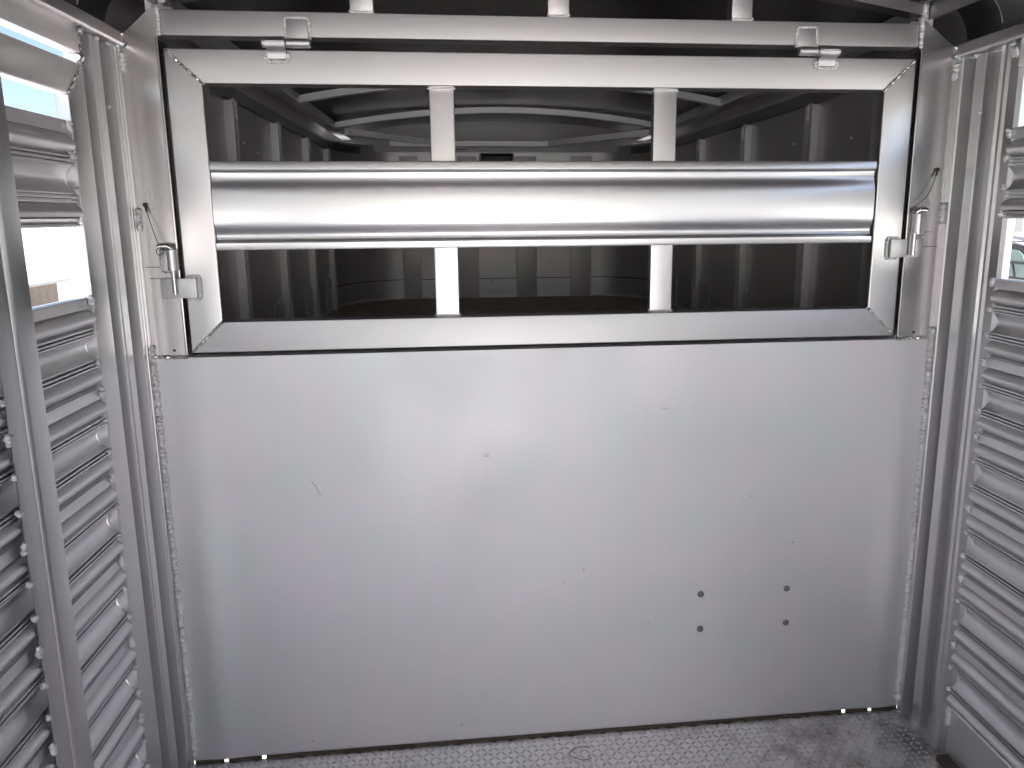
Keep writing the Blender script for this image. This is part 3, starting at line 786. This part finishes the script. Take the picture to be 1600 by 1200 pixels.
def side_poly(name, pts, x, th, m):
    bm = new(); A = [bm.verts.new((x, y, z)) for y, z in pts]; C = [bm.verts.new((x+th, y, z)) for y, z in pts]
    bm.faces.new(A[::-1]); bm.faces.new(C)
    for k in range(len(pts)): bm.faces.new((A[k], A[(k+1) % len(pts)], C[(k+1) % len(pts)], C[k]))
    return part(name, bm, m, tr)
side_poly('window_trim', [(3.84, .89), (3.87, 1.06), (3.905, 1.13), (3.97, 1.172), (4.06, 1.185), (4.9, 1.185), (4.95, .89)], 4.535, .03, M_TRIM)
side_poly('window', [(3.885, .91), (3.905, 1.045), (3.94, 1.105), (3.99, 1.135), (4.07, 1.145), (4.42, 1.145), (4.42, .91)], 4.525, .012, M_GLASS)
side_poly('window', [(4.48, .91), (4.48, 1.145), (4.86, 1.145), (4.90, .91)], 4.525, .012, M_GLASS)
side_poly('window_divider', [(3.985, .905), (4.03, 1.03), (4.045, 1.03), (4.002, .905)], 4.518, .01, M_TRIM)
side_poly('door_line', [(3.5, 1.205), (3.5, 1.212), (4.9, 1.222), (4.9, 1.215)], 4.535, .02, M_TRIM)
bm = new(); box(bm, 4.515, 4.53, 3.9, 4.9, 1.022, 1.042); part('window_bar', bm, M_TRIM, tr)
for y in (2.75, 6.4):
    for x in (4.56, 6.1):
        bm = new(); tube(bm, [(x, y, -.20), (x+.24, y, -.20)], .36, 28); wv = part('wheel', bm, M_TYRE, tr)
        bm = new(); tube(bm, [(x-.01, y, -.20), (x+.25, y, -.20)], .21, 20); o = link('rim', bm, M_CHROME); o.parent = wv
# long low building and cars down the slope on the left
hb_ = thing('long_shed', (-36, 50, -6.5), 'low beige building with a wide white roof beyond the left gap', 'building')
bm = new(); box(bm, -44, -31, 30, 57.2, -6.8, -3.2); part('wall', bm, M_BEIGE, hb_)
bm = new(); A = [(-45, -3.25), (-30.2, -3.25), (-30.2, -3.05), (-37.5, -1.9), (-45, -3.05)]
extrude(bm, A, 1, 29, 57.8); part('roof', bm, M_WHITE, hb_)
for y0, y1 in ((48.5, 51.8), (56.0, 57.0), (38, 42)):
    bm = new(); box(bm, -30.99, -30.9, y0, y1, -6.8, -5.2); part('door', bm, M_WHITE, hb_)
def small_car(x, y, label):
    c = thing('parked_car', (x, y, -6.2), label, 'car', 'cars parked below the left gap')
    bm = new(); pr = [(-2.1, .35), (-2.1, .85), (-1.4, 1.0), (-.8, 1.5), (.9, 1.5), (1.6, 1.05), (2.1, .9), (2.1, .35)]
    A = [bm.verts.new((x-.85, y+a, -6.2+b)) for a, b in pr]; C = [bm.verts.new((x+.85, y+a, -6.2+b)) for a, b in pr]
    bm.faces.new(A[::-1]); bm.faces.new(C)
    for k in range(8): bm.faces.new((A[k], A[(k+1) % 8], C[(k+1) % 8], C[k]))
    bmesh.ops.bevel(bm, geom=bm.edges[:], offset=.08, segments=2, affect='EDGES'); part('body', bm, M_PAINT, c)
    bm = new(); box(bm, x+.86, x+.88, y-.7, y+.8, -5.15, -4.8); part('window', bm, M_TRIM, c)
    for dy in (-1.3, 1.3):
        for dx in (-.75, .55):
            bm = new(); tube(bm, [(x+dx, y+dy, -5.88), (x+dx+.2, y+dy, -5.88)], .32, 16); part('wheel', bm, M_TYRE, c)
small_car(-27.5, 47.5, 'white car nearest the middle post in the left gap')
small_car(-27.5, 52.6, 'white car nearest the door frame in the left gap')
